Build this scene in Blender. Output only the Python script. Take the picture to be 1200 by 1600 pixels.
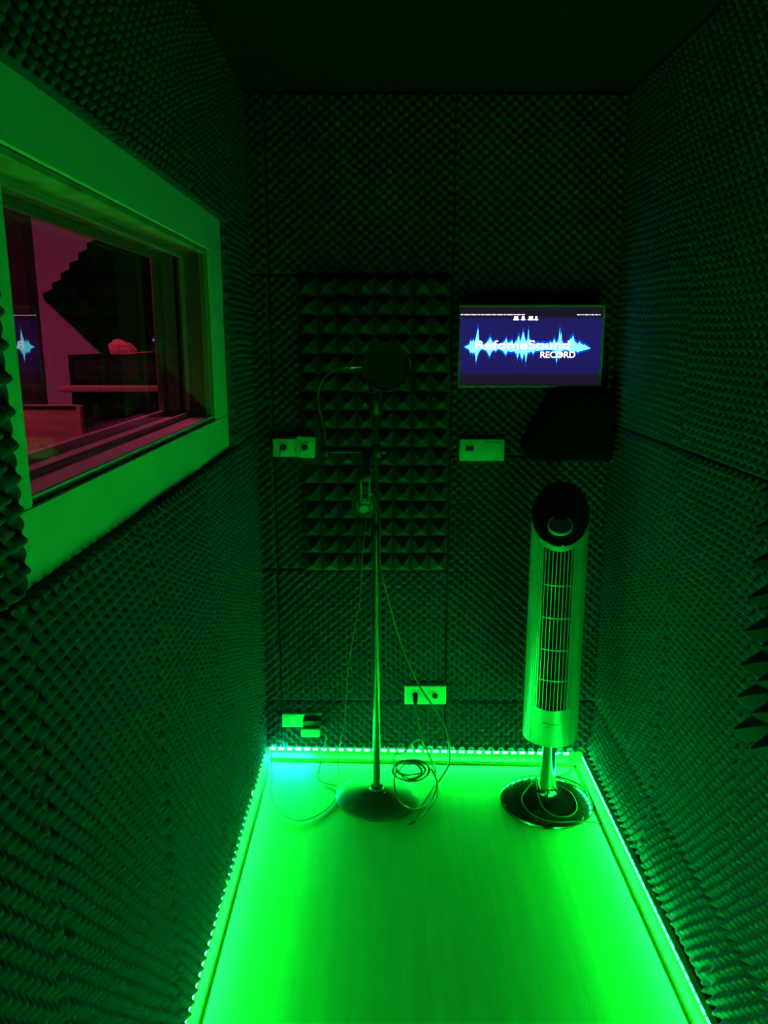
import bpy, bmesh, math, random
import numpy as np
from mathutils import Matrix, Vector

# ------------------------------------------------------------------ clear
for o in list(bpy.data.objects):
    bpy.data.objects.remove(o, do_unlink=True)
SC = bpy.context.scene
COL = SC.collection
R = math.radians
random.seed(7)

# ------------------------------------------------------------------ camera
EYE = 1.59
F_PX = 1217.0
PITCH = math.atan(268 / F_PX)
cam_d = bpy.data.cameras.new('camera')
cam_d.sensor_fit = 'HORIZONTAL'
cam_d.sensor_width = 36.0
cam_d.lens = F_PX / 1200 * 36.0
cam_d.clip_start = 0.02
cam = bpy.data.objects.new('camera', cam_d)
COL.objects.link(cam)
cam.location = (0, 0, EYE)
cam.rotation_euler = (R(90) - PITCH, 0, 0)
SC.camera = cam

# ------------------------------------------------------------------ world, light, exposure
w = bpy.data.worlds.new('world')
SC.world = w
w.use_nodes = True
w.node_tree.nodes['Background'].inputs[0].default_value = (0, 0, 0, 1)
w.node_tree.nodes['Background'].inputs[1].default_value = 0.0
SC.view_settings.view_transform = 'Standard'
SC.view_settings.look = 'None'
SC.view_settings.exposure = 0.0
SC.view_settings.gamma = 1.0
SC.view_settings.use_curve_mapping = False
try:
    SC.cycles.max_bounces = 8
    SC.cycles.diffuse_bounces = 4
    SC.cycles.transparent_max_bounces = 12
    SC.cycles.caustics_reflective = False
    SC.cycles.caustics_refractive = False
except Exception:
    pass

LED_COLOR = (0.0025, 1.0, 0.043)
LED_STRENGTH = 390.0
LED_TILT = 24.0
# the pink lamp of the control room behind the window
pl = bpy.data.lights.new('control_room_lamp', 'AREA')
pl.shape = 'RECTANGLE'
pl.size = 0.9
pl.size_y = 0.25
pl.energy = 32.0
pl.color = (1.0, 0.08, 0.27)
po = bpy.data.objects.new('control_room_lamp', pl)
COL.objects.link(po)
po.location = (-1.35, 2.55, 2.36)
po.rotation_euler = (R(10), R(0), 0)

# ------------------------------------------------------------------ room dimensions (metres)
XL, XR = -0.48, 0.83          # booth side walls
YB, YF = 2.79, -0.90          # booth back wall, wall behind the camera
ZC = 2.38                     # ceiling
# ================================================================== helpers

def at(px, py, Y=None, Z=None, X=None):
    """point of the place seen at a photo pixel, at a known distance, height or side"""
    c, s = math.cos(PITCH), math.sin(PITCH)
    a, b = (px - 600) / F_PX, (800 - py) / F_PX
    r = Vector((a, c + b * s, -s + b * c))
    if Y is not None:
        t = Y / r.y
    elif Z is not None:
        t = (Z - EYE) / r.z
    else:
        t = X / r.x
    return Vector((0, 0, EYE)) + r * t


def material(name, color, rough=0.6, metal=0.0, spec=0.5, emit=None, strength=0.0,
             noise=None, bump=None, coat=0.0):
    m = bpy.data.materials.new(name)
    m.use_nodes = True
    nt = m.node_tree
    b = nt.nodes['Principled BSDF']
    b.inputs['Base Color'].default_value = (*color, 1)
    b.inputs['Roughness'].default_value = rough
    b.inputs['Metallic'].default_value = metal
    b.inputs['Specular IOR Level'].default_value = spec
    b.inputs['Coat Weight'].default_value = coat
    if emit:
        b.inputs['Emission Color'].default_value = (*emit, 1)
        b.inputs['Emission Strength'].default_value = strength
    if noise or bump:
        tc = nt.nodes.new('ShaderNodeTexCoord')
        mp = nt.nodes.new('ShaderNodeMapping')
        nt.links.new(tc.outputs['Object'], mp.inputs['Vector'])
        if noise:
            sc, amt, stretch = noise
            mp.inputs['Scale'].default_value = stretch
            n = nt.nodes.new('ShaderNodeTexNoise')
            n.inputs['Scale'].default_value = sc
            n.inputs['Detail'].default_value = 5
            nt.links.new(mp.outputs['Vector'], n.inputs['Vector'])
            rp = nt.nodes.new('ShaderNodeMapRange')
            rp.inputs['From Min'].default_value = 0.3
            rp.inputs['From Max'].default_value = 0.7
            rp.inputs['To Min'].default_value = 1 - amt
            rp.inputs['To Max'].default_value = 1 + amt
            nt.links.new(n.outputs['Fac'], rp.inputs['Value'])
            mx = nt.nodes.new('ShaderNodeVectorMath')
            mx.operation = 'SCALE'
            mx.inputs[0].default_value = color
            nt.links.new(rp.outputs['Result'], mx.inputs['Scale'])
            nt.links.new(mx.outputs['Vector'], b.inputs['Base Color'])
        if bump:
            n2 = nt.nodes.new('ShaderNodeTexNoise')
            n2.inputs['Scale'].default_value = bump[0]
            nt.links.new(tc.outputs['Object'], n2.inputs['Vector'])
            bp = nt.nodes.new('ShaderNodeBump')
            bp.inputs['Strength'].default_value = bump[1]
            bp.inputs['Distance'].default_value = 0.002
            nt.links.new(n2.outputs['Fac'], bp.inputs['Height'])
            nt.links.new(bp.outputs['Normal'], b.inputs['Normal'])
    return m


def emitter(name, color, strength):
    m = bpy.data.materials.new(name)
    m.use_nodes = True
    nt = m.node_tree
    nt.nodes.clear()
    e = nt.nodes.new('ShaderNodeEmission')
    e.inputs[0].default_value = (*color, 1)
    e.inputs[1].default_value = strength
    o = nt.nodes.new('ShaderNodeOutputMaterial')
    nt.links.new(e.outputs[0], o.inputs[0])
    return m


def glass_material():
    m = bpy.data.materials.new('window_glass')
    m.use_nodes = True
    nt = m.node_tree
    nt.nodes.clear()
    t = nt.nodes.new('ShaderNodeBsdfTransparent')
    t.inputs[0].default_value = (0.70, 0.73, 0.73, 1)
    g = nt.nodes.new('ShaderNodeBsdfGlossy')
    g.inputs['Roughness'].default_value = 0.0
    # Schlick reflectance of the pane, the same from both sides
    lw = nt.nodes.new('ShaderNodeLayerWeight')
    lw.inputs['Blend'].default_value = 0.5
    pw = nt.nodes.new('ShaderNodeMath')
    pw.operation = 'POWER'
    pw.inputs[1].default_value = 5.0
    nt.links.new(lw.outputs['Facing'], pw.inputs[0])
    fr = nt.nodes.new('ShaderNodeMath')
    fr.operation = 'MULTIPLY_ADD'
    fr.inputs[1].default_value = 0.88
    fr.inputs[2].default_value = 0.12
    nt.links.new(pw.outputs[0], fr.inputs[0])
    mix = nt.nodes.new('ShaderNodeMixShader')
    o = nt.nodes.new('ShaderNodeOutputMaterial')
    nt.links.new(fr.outputs[0], mix.inputs[0])
    nt.links.new(t.outputs[0], mix.inputs[1])
    nt.links.new(g.outputs[0], mix.inputs[2])
    nt.links.new(mix.outputs[0], o.inputs[0])
    return m


M = {
    'foam': material('charcoal_foam', (0.068, 0.076, 0.22), 1.0, spec=0.1, noise=(40, 0.12, (1, 1, 1))),
    'foam2': material('pyramid_foam', (0.064, 0.075, 0.17), 1.0, spec=0.1, noise=(90, 0.15, (1, 1, 1))),
    'wall': material('black_wall_board', (0.03, 0.03, 0.03), 0.95, noise=(12, 0.15, (1, 1, 1))),
    'ceiling': material('dark_ceiling_felt', (0.012, 0.012, 0.012), 1.0, spec=0.05, noise=(30, 0.1, (1, 1, 1))),
    'floor': material('pale_laminate', (0.58, 0.58, 0.28), 0.55, spec=0.3, noise=(3.0, 0.08, (9, 0.7, 1))),
    'base': material('pale_skirting', (0.34, 0.34, 0.10), 0.6, spec=0.3, noise=(6, 0.06, (1, 1, 1))),
    'paint': material('white_painted_wood', (0.64, 0.64, 0.60), 0.6, spec=0.3, noise=(5, 0.05, (1, 1, 1)), bump=(60, 0.1)),
    'pine': material('knotty_pine', (0.36, 0.30, 0.22), 0.6, spec=0.3, noise=(7, 0.35, (2, 2, 0.35))),
    'tape': material('led_tape', (0.12, 0.12, 0.12), 0.5, noise=(30, 0.1, (1, 1, 1))),
    'white_plastic': material('white_plastic', (0.72, 0.72, 0.69), 0.35, noise=(8, 0.04, (1, 1, 1))),
    'black_plastic': material('black_plastic', (0.012, 0.012, 0.013), 0.35, noise=(30, 0.1, (1, 1, 1))),
    'black_matte': material('black_matte', (0.003, 0.003, 0.003), 0.95, spec=0.05, noise=(60, 0.2, (1, 1, 1))),
    'black_gloss': material('glossy_black', (0.010, 0.010, 0.011), 0.12, coat=0.5, noise=(30, 0.05, (1, 1, 1))),
    'silver': material('silver_paint', (0.54, 0.54, 0.54), 0.34, metal=0.35, noise=(25, 0.03, (1, 1, 1))),
    'chrome': material('chrome', (0.55, 0.55, 0.56), 0.10, metal=1.0, noise=(15, 0.02, (1, 1, 1))),
    'pole': material('black_steel_tube', (0.10, 0.10, 0.10), 0.28, metal=0.7, noise=(25, 0.1, (1, 1, 1))),
    'iron': material('cast_iron_enamel', (0.035, 0.035, 0.036), 0.42, noise=(60, 0.2, (1, 1, 1)), bump=(220, 0.15)),
    'cable': material('cable_rubber', (0.03, 0.03, 0.03), 0.45, noise=(40, 0.1, (1, 1, 1))),
    'cable_pale': material('grey_cable', (0.14, 0.14, 0.13), 0.4, noise=(40, 0.1, (1, 1, 1))),
    'grey_plastic': material('grey_plastic', (0.28, 0.28, 0.28), 0.3, metal=0.2, noise=(40, 0.05, (1, 1, 1))),
    'led': emitter('led_green', LED_COLOR, LED_STRENGTH),
    'led_cyan': emitter('led_cyan', (0.006, 1.0, 0.42), LED_STRENGTH * 1.25),
    'glass': glass_material(),
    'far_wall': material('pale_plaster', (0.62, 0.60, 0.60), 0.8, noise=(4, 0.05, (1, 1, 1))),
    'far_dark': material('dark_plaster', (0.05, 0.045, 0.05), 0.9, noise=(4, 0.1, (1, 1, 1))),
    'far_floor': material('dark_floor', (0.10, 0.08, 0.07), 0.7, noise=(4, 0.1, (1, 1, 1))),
    'walnut': material('brown_wood', (0.30, 0.19, 0.12), 0.5, noise=(5, 0.25, (1, 1, 6))),
    'red_cloth': material('red_cloth', (0.55, 0.22, 0.16), 0.8, noise=(60, 0.1, (1, 1, 1))),
    'blue_dot': emitter('blue_indicator', (0.1, 0.2, 1.0), 3.0),
    'mesh_black': material('black_nylon_mesh', (0.004, 0.004, 0.004), 0.9, noise=(300, 0.3, (1, 1, 1))),
    'print': material('grey_print', (0.10, 0.10, 0.10), 0.6, noise=(50, 0.05, (1, 1, 1))),
}


class MB:
    """collects shapes in world coordinates; build() links them as one mesh object"""

    def __init__(self):
        self.bm = bmesh.new()

    def _take(self, verts, mat):
        bmesh.ops.transform(self.bm, matrix=mat, verts=verts)

    def box(self, lo, hi, bevel=0.0, seg=2, mat=None):
        lo, hi = Vector(lo), Vector(hi)
        r = bmesh.ops.create_cube(self.bm, size=1.0)
        vs = r['verts']
        c, d = (lo + hi) / 2, hi - lo
        bmesh.ops.transform(self.bm, matrix=Matrix.Translation(c) @ Matrix.Diagonal((d.x, d.y, d.z, 1)), verts=vs)
        if bevel > 0:
            es = list({e for v in vs for e in v.link_edges})
            rb = bmesh.ops.bevel(self.bm, geom=es, offset=bevel, segments=seg, affect='EDGES', profile=0.5)
            vs = list({v for f in rb['faces'] for v in f.verts} | {v for v in vs if v.is_valid})
        if mat is not None:
            vs = [v for v in vs if v.is_valid]
            bmesh.ops.transform(self.bm, matrix=mat, verts=vs)
        return self

    def lathe(self, prof, center, axis='Z', seg=40, mat=None, a0=0.0, a1=2 * math.pi):
        """profile [(r, h)] turned about an axis through center"""
        full = abs(a1 - a0 - 2 * math.pi) < 1e-6
        n = seg if full else seg + 1
        rings = []
        for (r, h) in prof:
            ring = []
            for i in range(n):
                a = a0 + (a1 - a0) * i / seg
                p = Vector((r * math.cos(a), r * math.sin(a), h))
                if axis == 'Y':
                    p = Vector((p.x, -p.z, p.y))
                elif axis == 'X':
                    p = Vector((p.z, p.x, p.y))
                if mat is not None:
                    p = mat @ p
                ring.append(self.bm.verts.new(p + Vector(center)))
            rings.append(ring)
        for a, b in zip(rings, rings[1:]):
            for i in range(n if full else n - 1):
                j = (i + 1) % n
                self.bm.faces.new((a[i], a[j], b[j], b[i]))
        if full:
            if prof[0][0] > 1e-6:
                self.bm.faces.new(list(reversed(rings[0])))
            if prof[-1][0] > 1e-6:
                self.bm.faces.new(rings[-1])
        return self

    def tube(self, pts, r, sides=8, closed=False, r2=None):
        pts = [Vector(p) for p in pts]
        n = len(pts)
        rings = []
        up = Vector((0, 0, 1))
        for i, p in enumerate(pts):
            a = pts[(i - 1) % n] if (i > 0 or closed) else p
            b = pts[(i + 1) % n] if (i < n - 1 or closed) else p
            t = (b - a)
            if t.length < 1e-9:
                t = Vector((0, 0, 1))
            t.normalize()
            if i == 0:
                up = t.orthogonal().normalized()
            up = (up - t * up.dot(t))
            if up.length < 1e-6:
                up = t.orthogonal()
            up.normalize()
            s = t.cross(up)
            rr = r if r2 is None else r + (r2 - r) * i / max(1, n - 1)
            rings.append([self.bm.verts.new(p + (up * math.cos(2 * math.pi * k / sides) + s * math.sin(2 * math.pi * k / sides)) * rr)
                          for k in range(sides)])
        m = n if closed else n - 1
        for i in range(m):
            a, b = rings[i], rings[(i + 1) % n]
            for k in range(sides):
                l = (k + 1) % sides
                self.bm.faces.new((a[k], a[l], b[l], b[k]))
        if not closed:
            self.bm.faces.new(list(reversed(rings[0])))
            self.bm.faces.new(rings[-1])
        return self

    def prism(self, poly, f0, f1, mat=None):
        """polygon [(a, b)] extruded; f0/f1 turn (a, b) into points of the two ends"""
        A = [self.bm.verts.new(f0(a, b)) for a, b in poly]
        B = [self.bm.verts.new(f1(a, b)) for a, b in poly]
        n = len(poly)
        self.bm.faces.new(A)
        self.bm.faces.new(list(reversed(B)))
        for i in range(n):
            j = (i + 1) % n
            self.bm.faces.new((A[j], A[i], B[i], B[j]))
        return self

    def faces(self, verts, faces):
        vs = [self.bm.verts.new(v) for v in verts]
        for f in faces:
            self.bm.faces.new([vs[i] for i in f])
        return self

    def build(self, name, mat, parent=None, smooth=True, local=False):
        bmesh.ops.recalc_face_normals(self.bm, faces=self.bm.faces)
        me = bpy.data.meshes.new(name)
        o = bpy.data.objects.new(name, me)
        COL.objects.link(o)
        if parent is not None:
            o.parent = parent
            if not local:
                off = world_loc(parent)
                bmesh.ops.translate(self.bm, vec=-off, verts=self.bm.verts)
        self.bm.to_mesh(me)
        self.bm.free()
        me.materials.append(M[mat] if isinstance(mat, str) else mat)
        if smooth:
            me.polygons.foreach_set('use_smooth', [True] * len(me.polygons))
            me.set_sharp_from_angle(angle=R(38))
        return o


def world_loc(o):
    v = Vector((0, 0, 0))
    while o is not None:
        v += Vector(o.location)
        o = o.parent
    return v


def empty(name, loc):
    o = bpy.data.objects.new(name, None)
    o.empty_display_size = 0.05
    COL.objects.link(o)
    o.location = loc
    return o


def tag(o, label=None, cat=None, group=None, kind=None):
    if label:
        o['label'] = label
    if cat:
        o['category'] = cat
    if group:
        o['group'] = group
    if kind:
        o['kind'] = kind
    return o


def spline(pts, k=8, closed=False):
    pts = [Vector(p) for p in pts]
    n = len(pts)
    out = []
    rng = range(n) if closed else range(n - 1)
    for i in rng:
        if closed:
            p0, p1, p2, p3 = pts[(i - 1) % n], pts[i], pts[(i + 1) % n], pts[(i + 2) % n]
        else:
            p0, p1, p2, p3 = pts[max(i - 1, 0)], pts[i], pts[i + 1], pts[min(i + 2, n - 1)]
        for j in range(k):
            t = j / k
            out.append(0.5 * ((2 * p1) + (-p0 + p2) * t + (2 * p0 - 5 * p1 + 4 * p2 - p3) * t * t
                              + (-p0 + 3 * p1 - 3 * p2 + p3) * t ** 3))
    if not closed:
        out.append(pts[-1])
    return out


# ================================================================== structure
# floor of laminate planks
fl = MB().box((XL - 0.02, YF, -0.03), (XR + 0.02, YB + 0.02, -0.012)).build('floor', 'floor', smooth=False)
tag(fl, 'pale laminate floor of the booth lit green', kind='structure')
PW = 0.196
x = XL + 0.005
i = 0
while x < XR:
    x1 = min(x + PW - 0.0003, XR)
    y = YF
    while y < YB:
        yb = min(y + 1.9 + 0.09 * (i % 3) - 0.0003, YB)
        ya = y
        if yb - ya > 0.02:
            b = MB().box((x, ya, -0.012), (x1, yb, 0.0))
            b.build('plank', 'floor', fl, smooth=False)
        y = yb + 0.0003
    x += PW
    i += 1

# window opening in the left wall
WY0, WY1, WZ0, WZ1 = 1.025, 2.20, 1.372, 1.83
WALL_T = 0.145
wl = MB()
wl.box((XL - WALL_T, YF, 0), (XL, YB + 0.3, WZ0))
wl.box((XL - WALL_T, YF, WZ1), (XL, YB + 0.3, ZC))
wl.box((XL - WALL_T, YF, WZ0), (XL, WY0, WZ1))
wl.box((XL - WALL_T, WY1, WZ0), (XL, YB + 0.3, WZ1))
wall_left = tag(wl.build('wall_left', 'wall', smooth=False), 'left booth wall covered in charcoal egg crate foam', kind='structure')
wall_right = tag(MB().box((XR, YF, 0), (XR + 0.1, YB, ZC)).build('wall_right', 'wall', smooth=False),
                 'right booth wall covered in charcoal egg crate foam', kind='structure')
wall_back = tag(MB().box((XL, YB, 0), (XR + 0.1, YB + 0.1, ZC)).build('wall_back', 'wall', smooth=False),
                'back booth wall covered in charcoal egg crate foam', kind='structure')
tag(MB().box((XL, YF - 0.1, 0), (XR, YF, ZC)).build('wall_front', 'wall', smooth=False), 'dark wall behind the camera', kind='structure')
tag(MB().box((XL - WALL_T, YF - 0.1, ZC), (XR + 0.1, YB + 0.3, ZC + 0.08)).build('ceiling', 'ceiling', smooth=False),
    'dark plain ceiling of the booth', kind='structure')

# ------------------------------------------------------------------ egg crate foam sheets
GU, GV = 0.0172, 0.0200          # half the spacing of the bumps
T0, AMP = 0.012, 0.0220


def foam_sheet(parent, u0, u1, v0, v1, step, mapf, holes=(), seed=0, lean=None, defects=3, amp=AMP, low=False, gu=GU, gv=GV):
    rs = np.random.RandomState(seed)
    g = 0.0007
    u0, u1, v0, v1 = u0 + g, u1 - g, v0 + g, v1 - g
    nu = max(3, int(round((u1 - u0) / step)) + 1)
    nv = max(3, int(round((v1 - v0) / step)) + 1)
    u = np.linspace(u0, u1, nu)
    v = np.linspace(v0, v1, nv)
    U, V = np.meshgrid(u, v, indexing='ij')
    ou, ov = rs.rand(2) * 2 * GU
    ang = R(rs.uniform(-1.2, 1.2))
    wu = U + 0.0010 * np.sin(V * 17 + rs.rand() * 6) + 0.0012 * np.sin(U * 23 + V * 9 + rs.rand() * 6)
    wv = V + 0.0010 * np.sin(U * 19 + rs.rand() * 6) + 0.0012 * np.sin(V * 27 - U * 11 + rs.rand() * 6)
    ru = wu * math.cos(ang) - wv * math.sin(ang) + ou
    rv = wu * math.sin(ang) + wv * math.cos(ang) + ov
    w_ = 0.5 + 0.5 * np.cos(np.pi * ru / gu) * np.cos(np.pi * rv / gv)
    w_ = w_ ** 1.1
    A = amp * (1 + 0.10 * np.sin(U * 7 + V * 5 + rs.rand() * 6))
    H = T0 + A * w_
    e = np.minimum(np.minimum(U - u0, u1 - U), np.minimum((V - v0) + (1.0 if low else 0.0), v1 - V))
    H *= np.clip(0.70 + 0.30 * e / 0.010, 0, 1)
    for _ in range(defects):
        # small tears, mostly next to an edge of the sheet
        du = rs.choice([u0 + rs.rand() * 0.03, u1 - rs.rand() * 0.03, u0 + rs.rand() * (u1 - u0)])
        dv = v0 + rs.rand() * (v1 - v0)
        su, sv = rs.uniform(0.005, 0.010), rs.uniform(0.007, 0.018)
        H *= 1 - 0.85 * np.exp(-((U - du) / su) ** 2 - ((V - dv) / sv) ** 2)
    for sl in ((0, slice(None)), (-1, slice(None)), (slice(None), 0), (slice(None), -1)):
        H[sl] = np.minimum(H[sl] * 0.45, 0.010)
    inside = np.zeros_like(H, bool)
    for (a, b, c, d) in holes:
        inside |= (U > a) & (U < b) & (V > c) & (V < d)
    H[inside] = 0
    if lean is not None:
        H = H + lean(U, V)
    co = np.stack(mapf(U, V, H), -1).reshape(-1, 3)
    idx = np.arange(nu * nv).reshape(nu, nv)
    q = np.stack([idx[:-1, :-1], idx[1:, :-1], idx[1:, 1:], idx[:-1, 1:]], -1).reshape(-1, 4)
    ins = inside.reshape(-1)
    q = q[~(ins[q].all(1))]
    if len(q) == 0:
        return None
    me = bpy.data.meshes.new('foam_sheet')
    me.vertices.add(len(co))
    me.vertices.foreach_set('co', co.astype(np.float32).ravel())
    me.loops.add(q.size)
    me.loops.foreach_set('vertex_index', q.astype(np.int32).ravel())
    me.polygons.add(len(q))
    me.polygons.foreach_set('loop_start', (np.arange(len(q)) * 4).astype(np.int32))
    me.polygons.foreach_set('loop_total', np.full(len(q), 4, np.int32))
    me.polygons.foreach_set('use_smooth', np.ones(len(q), bool))
    me.update(calc_edges=True)
    me.validate()
    me.materials.append(M['foam'])
    o = bpy.data.objects.new('foam_sheet', me)
    COL.objects.link(o)
    o.parent = parent
    return o


FINE, MID, COARSE = 0.0036, 0.0046, 0.0075
mapL = lambda u, v, h: (XL + h, u, v)
mapR = lambda u, v, h: (XR - h, -u, v)
mapB = lambda u, v, h: (u, YB - h, v)
# left wall: columns by depth, low band, tall sheets below and above the window
TRIM = (WY0 - 0.070, WY1 + 0.165, WZ0 - 0.105, WZ1 + 0.098)
sd = 1
for (a, b) in [(YF, -0.05), (-0.05, 0.45), (0.45, 0.935), (0.935, 1.46), (1.46, 1.96), (1.96, 2.42), (2.42, YB)]:
    st = COARSE if b <= 0.5 else FINE
    for (c, d) in [(0.049, 0.225), (0.225, 1.268), (1.268, ZC)]:
        sw = {}
        foam_sheet(wall_left, a, b, c, d, st, mapL, [TRIM], sd, defects=3 if d > 0.3 else 1, low=d < 0.3, **sw)
        sd += 1
# right wall (u runs towards the camera so that the sheets face the room)
PAN_R = (-1.45, -0.902, 0.800, 1.348)     # the pyramid panel hangs here
leanR = lambda U, V: 0.032 * (1 - (V - 0.042) / 0.19)
leanB = lambda U, V: (0.012 + 0.045 * (U - XL) / (XR - XL)) * (1 - (V - 0.042) / 0.195)
for (a, b) in [(-YB, -2.10), (-2.10, -1.60), (-1.60, -1.10), (-1.10, -0.60), (-0.60, -0.05), (-0.05, -YF)]:
    st = COARSE if a >= -0.7 else FINE
    for (c, d) in [(0.049, 0.232), (0.232, 1.30), (1.30, ZC)]:
        foam_sheet(wall_right, a, b, c, d, st, mapR, [(PAN_R[0] + .01, PAN_R[1] - .01, PAN_R[2] + .01, PAN_R[3] - .01)], sd,
                   lean=leanR if d < 0.3 else None, defects=3 if d > 0.3 else 2, low=d < 0.3)
        sd += 1
# back wall
PYR = (-0.292, 0.228, 0.762, 1.802)
SOCK = {
    'ul': (-0.390, -0.240, 1.186, 1.260),
    'ur': (0.268, 0.427, 1.172, 1.250),
    'lo': (0.078, 0.236, 0.236, 0.312),
    'll': (-0.390, -0.240, 0.143, 0.197),
}
bh = [(PYR[0] + .004, PYR[1] - .004, PYR[2] + .004, PYR[3] - .004)]
for k, (a, b, c, d) in SOCK.items():
    bh.append((a + .004, b - .004, c + .004, d - .004))
for (a, b) in [(XL, -0.395), (-0.395, 0.236), (0.236, XR)]:
    rows = [(0.049, 0.235), (0.235, 0.762), (0.762, 1.81), (1.81, ZC)] if a < 0.2 else [(0.049, 0.235), (0.235, 1.185), (1.185, ZC)]
    for (c, d) in rows:
        foam_sheet(wall_back, a, b, c, d, MID, mapB, bh, sd, lean=leanB if d < 0.3 else None, defects=1, amp=0.026, low=d < 0.3, gu=0.0188, gv=0.0160)
        sd += 1

# ------------------------------------------------------------------ skirting and LED strip
def skirting(name, p0, p1, n, label):
    """cove profile running from p0 to p1; n points into the room"""
    prof = [(0, 0), (0.040, 0), (0.0405, 0.011), (0.039, 0.0140), (0.036, 0.0155), (0.020, 0.0175), (0.015, 0.022), (0.013, 0.048), (0, 0.048)]
    n = Vector(n)
    f = lambda P: (lambda a, b: Vector(P) + n * a + Vector((0, 0, b)))
    o = MB().prism(prof, f(p0), f(p1)).build(name, 'base', smooth=False)
    tag(o, label, kind='structure')


XLs, XRs = XL + 0.0, 0.772
BL, BR = Vector((XLs, 2.778, 0)), Vector((XRs, 2.735, 0))
nb = Vector(((BR - BL).y, -(BR - BL).x, 0)).normalized()
skirting('baseboard_left', (XLs, YF, 0), BL, (1, 0, 0), 'low pale skirting along the left wall')
skirting('baseboard_right', (XRs, YF, 0), BR, (-1, 0, 0), 'low pale skirting along the right wall')
skirting('baseboard_back', BL, BR, nb, 'low pale skirting along the back wall')
# packing strip that carries the right and back skirting out from the wall
tag(MB().box((XRs + 0.001, YF, 0), (XR - 0.001, YB - 0.001, 0.040)).build('trim_1', 'wall', smooth=False), 'dark batten behind the right skirting', kind='structure')

strip = tag(empty('led_strip', (0, 2.7, 0.04)),
            'glowing green LED strip running around the foot of the foam walls', 'led strip')
led_me = cyan_me = None


def strip_run(p0, p1, n, first):
    global led_me, cyan_me
    p0, p1, n = Vector(p0), Vector(p1), Vector(n).normalized()
    d = (p1 - p0)
    L = d.length
    d.normalize()
    q = 0.0155
    zc = 0.0415
    ang = math.atan2(d.y, d.x)
    m4 = Matrix.Translation((p0 + p1) / 2 + n * q + Vector((0, 0, zc))) @ Matrix.Rotation(ang, 4, 'Z')
    tp.box((-L / 2, -0.0012, -0.006), (L / 2, 0.0012, 0.006), mat=m4)
    cnt = int(L / 0.0333)
    for k in range(cnt):
        pos = p0 + d * ((k + 0.5) * 0.0333) + n * (q + 0.0030) + Vector((0, 0, zc))
        if led_me is None:
            b = MB()
            b.box((-0.0098, -0.0010, -0.0062), (0.0098, 0.0010, 0.0062), bevel=0.0008, seg=1)
            o = b.build('led', 'led', strip, local=True)
            led_me = o.data
        else:
            o = bpy.data.objects.new('led', led_me)
            COL.objects.link(o)
            o.parent = strip
        if abs(d.x) > .5 and pos.x < -0.27:
            if cyan_me is None:
                cyan_me = led_me.copy()
                cyan_me.materials.clear()
                cyan_me.materials.append(M['led_cyan'])
            o.data = cyan_me
        o.location = pos - strip.location
        o.rotation_euler = (R(LED_TILT) * (-1 if n.x < -0.5 else 1), 0, ang)


tp = MB()
strip_run((XLs, YF + 0.1, 0), (XLs, 2.745, 0), (1, 0, 0), True)
strip_run((XRs, YF + 0.1, 0), (XRs, 2.70, 0), (-1, 0, 0), False)
strip_run(BL + (BR - BL) * 0.025, BL + (BR - BL) * 0.975, nb, False)
tp.build('tape', 'tape', strip, smooth=False)

# ------------------------------------------------------------------ window
XW = XL + 0.008
win = tag(empty('window_1', (XL - 0.06, (WY0 + WY1) / 2, WZ0)), 'control room window with wide white wooden frame in the left wall', kind='structure')
ty0, ty1, tz0, tz1 = TRIM


def board(lo, hi, name='frame_board', mat='paint', bev=0.0015):
    return MB().box(lo, hi, bevel=bev, seg=1).build(name, mat, win, smooth=False)


board((XL + 0.0002, ty0 - 0.05, WZ1), (XW, ty1 - 0.0, tz1))                   # head
board((XL + 0.0002, ty0 - 0.05, tz0), (XW, ty1 + 0.03, WZ0 - 0.001))         # bottom
board((XL + 0.0002, WY1, WZ0), (XW, ty1 - 0.002, WZ1 - 0.0005))              # far upright
board((XL + 0.0002, ty0 - 0.05, WZ0), (XW, WY0, WZ1 - 0.0005))               # near upright
RB = XL - WALL_T - 0.004
board((RB, WY0 - 0.0, WZ1 - 0.012), (XL, WY1, WZ1), 'reveal_board', 'pine')
board((RB, WY0, WZ0), (XL, WY1, WZ0 + 0.012), 'sill_board')
board((RB, WY1 - 0.012, WZ0 + 0.012), (XL - 0.088, WY1, WZ1 - 0.012), 'reveal_board', 'pine')
board((XL - 0.080, WY1 - 0.012, WZ0 + 0.012), (XL, WY1, WZ1 - 0.012), 'reveal_board', 'pine')
board((RB, WY0, WZ0 + 0.012), (XL, WY0 + 0.012, WZ1 - 0.012), 'reveal_board', 'pine')
# glazing beads before and behind the two panes
iy0, iy1, iz0, iz1 = WY0 + 0.012, WY1 - 0.012, WZ0 + 0.012, WZ1 - 0.012


def beads(x0, x1, wd):
    board((x0, iy0, iz1 - wd), (x1, iy1, iz1), 'glazing_bead', 'paint', 0.001)
    board((x0, iy0, iz0), (x1, iy1, iz0 + wd), 'glazing_bead', 'paint', 0.001)
    board((x0, iy1 - wd, iz0 + wd), (x1, iy1, iz1 - wd), 'glazing_bead', 'paint', 0.001)
    board((x0, iy0, iz0 + wd), (x1, iy0 + wd, iz1 - wd), 'glazing_bead', 'paint', 0.001)


GX1, GX2 = XL - 0.030, XL - 0.120
beads(XL - 0.070, XL - 0.058, 0.012)
beads(GX2 - 0.022, GX2 - 0.008, 0.016)


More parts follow.
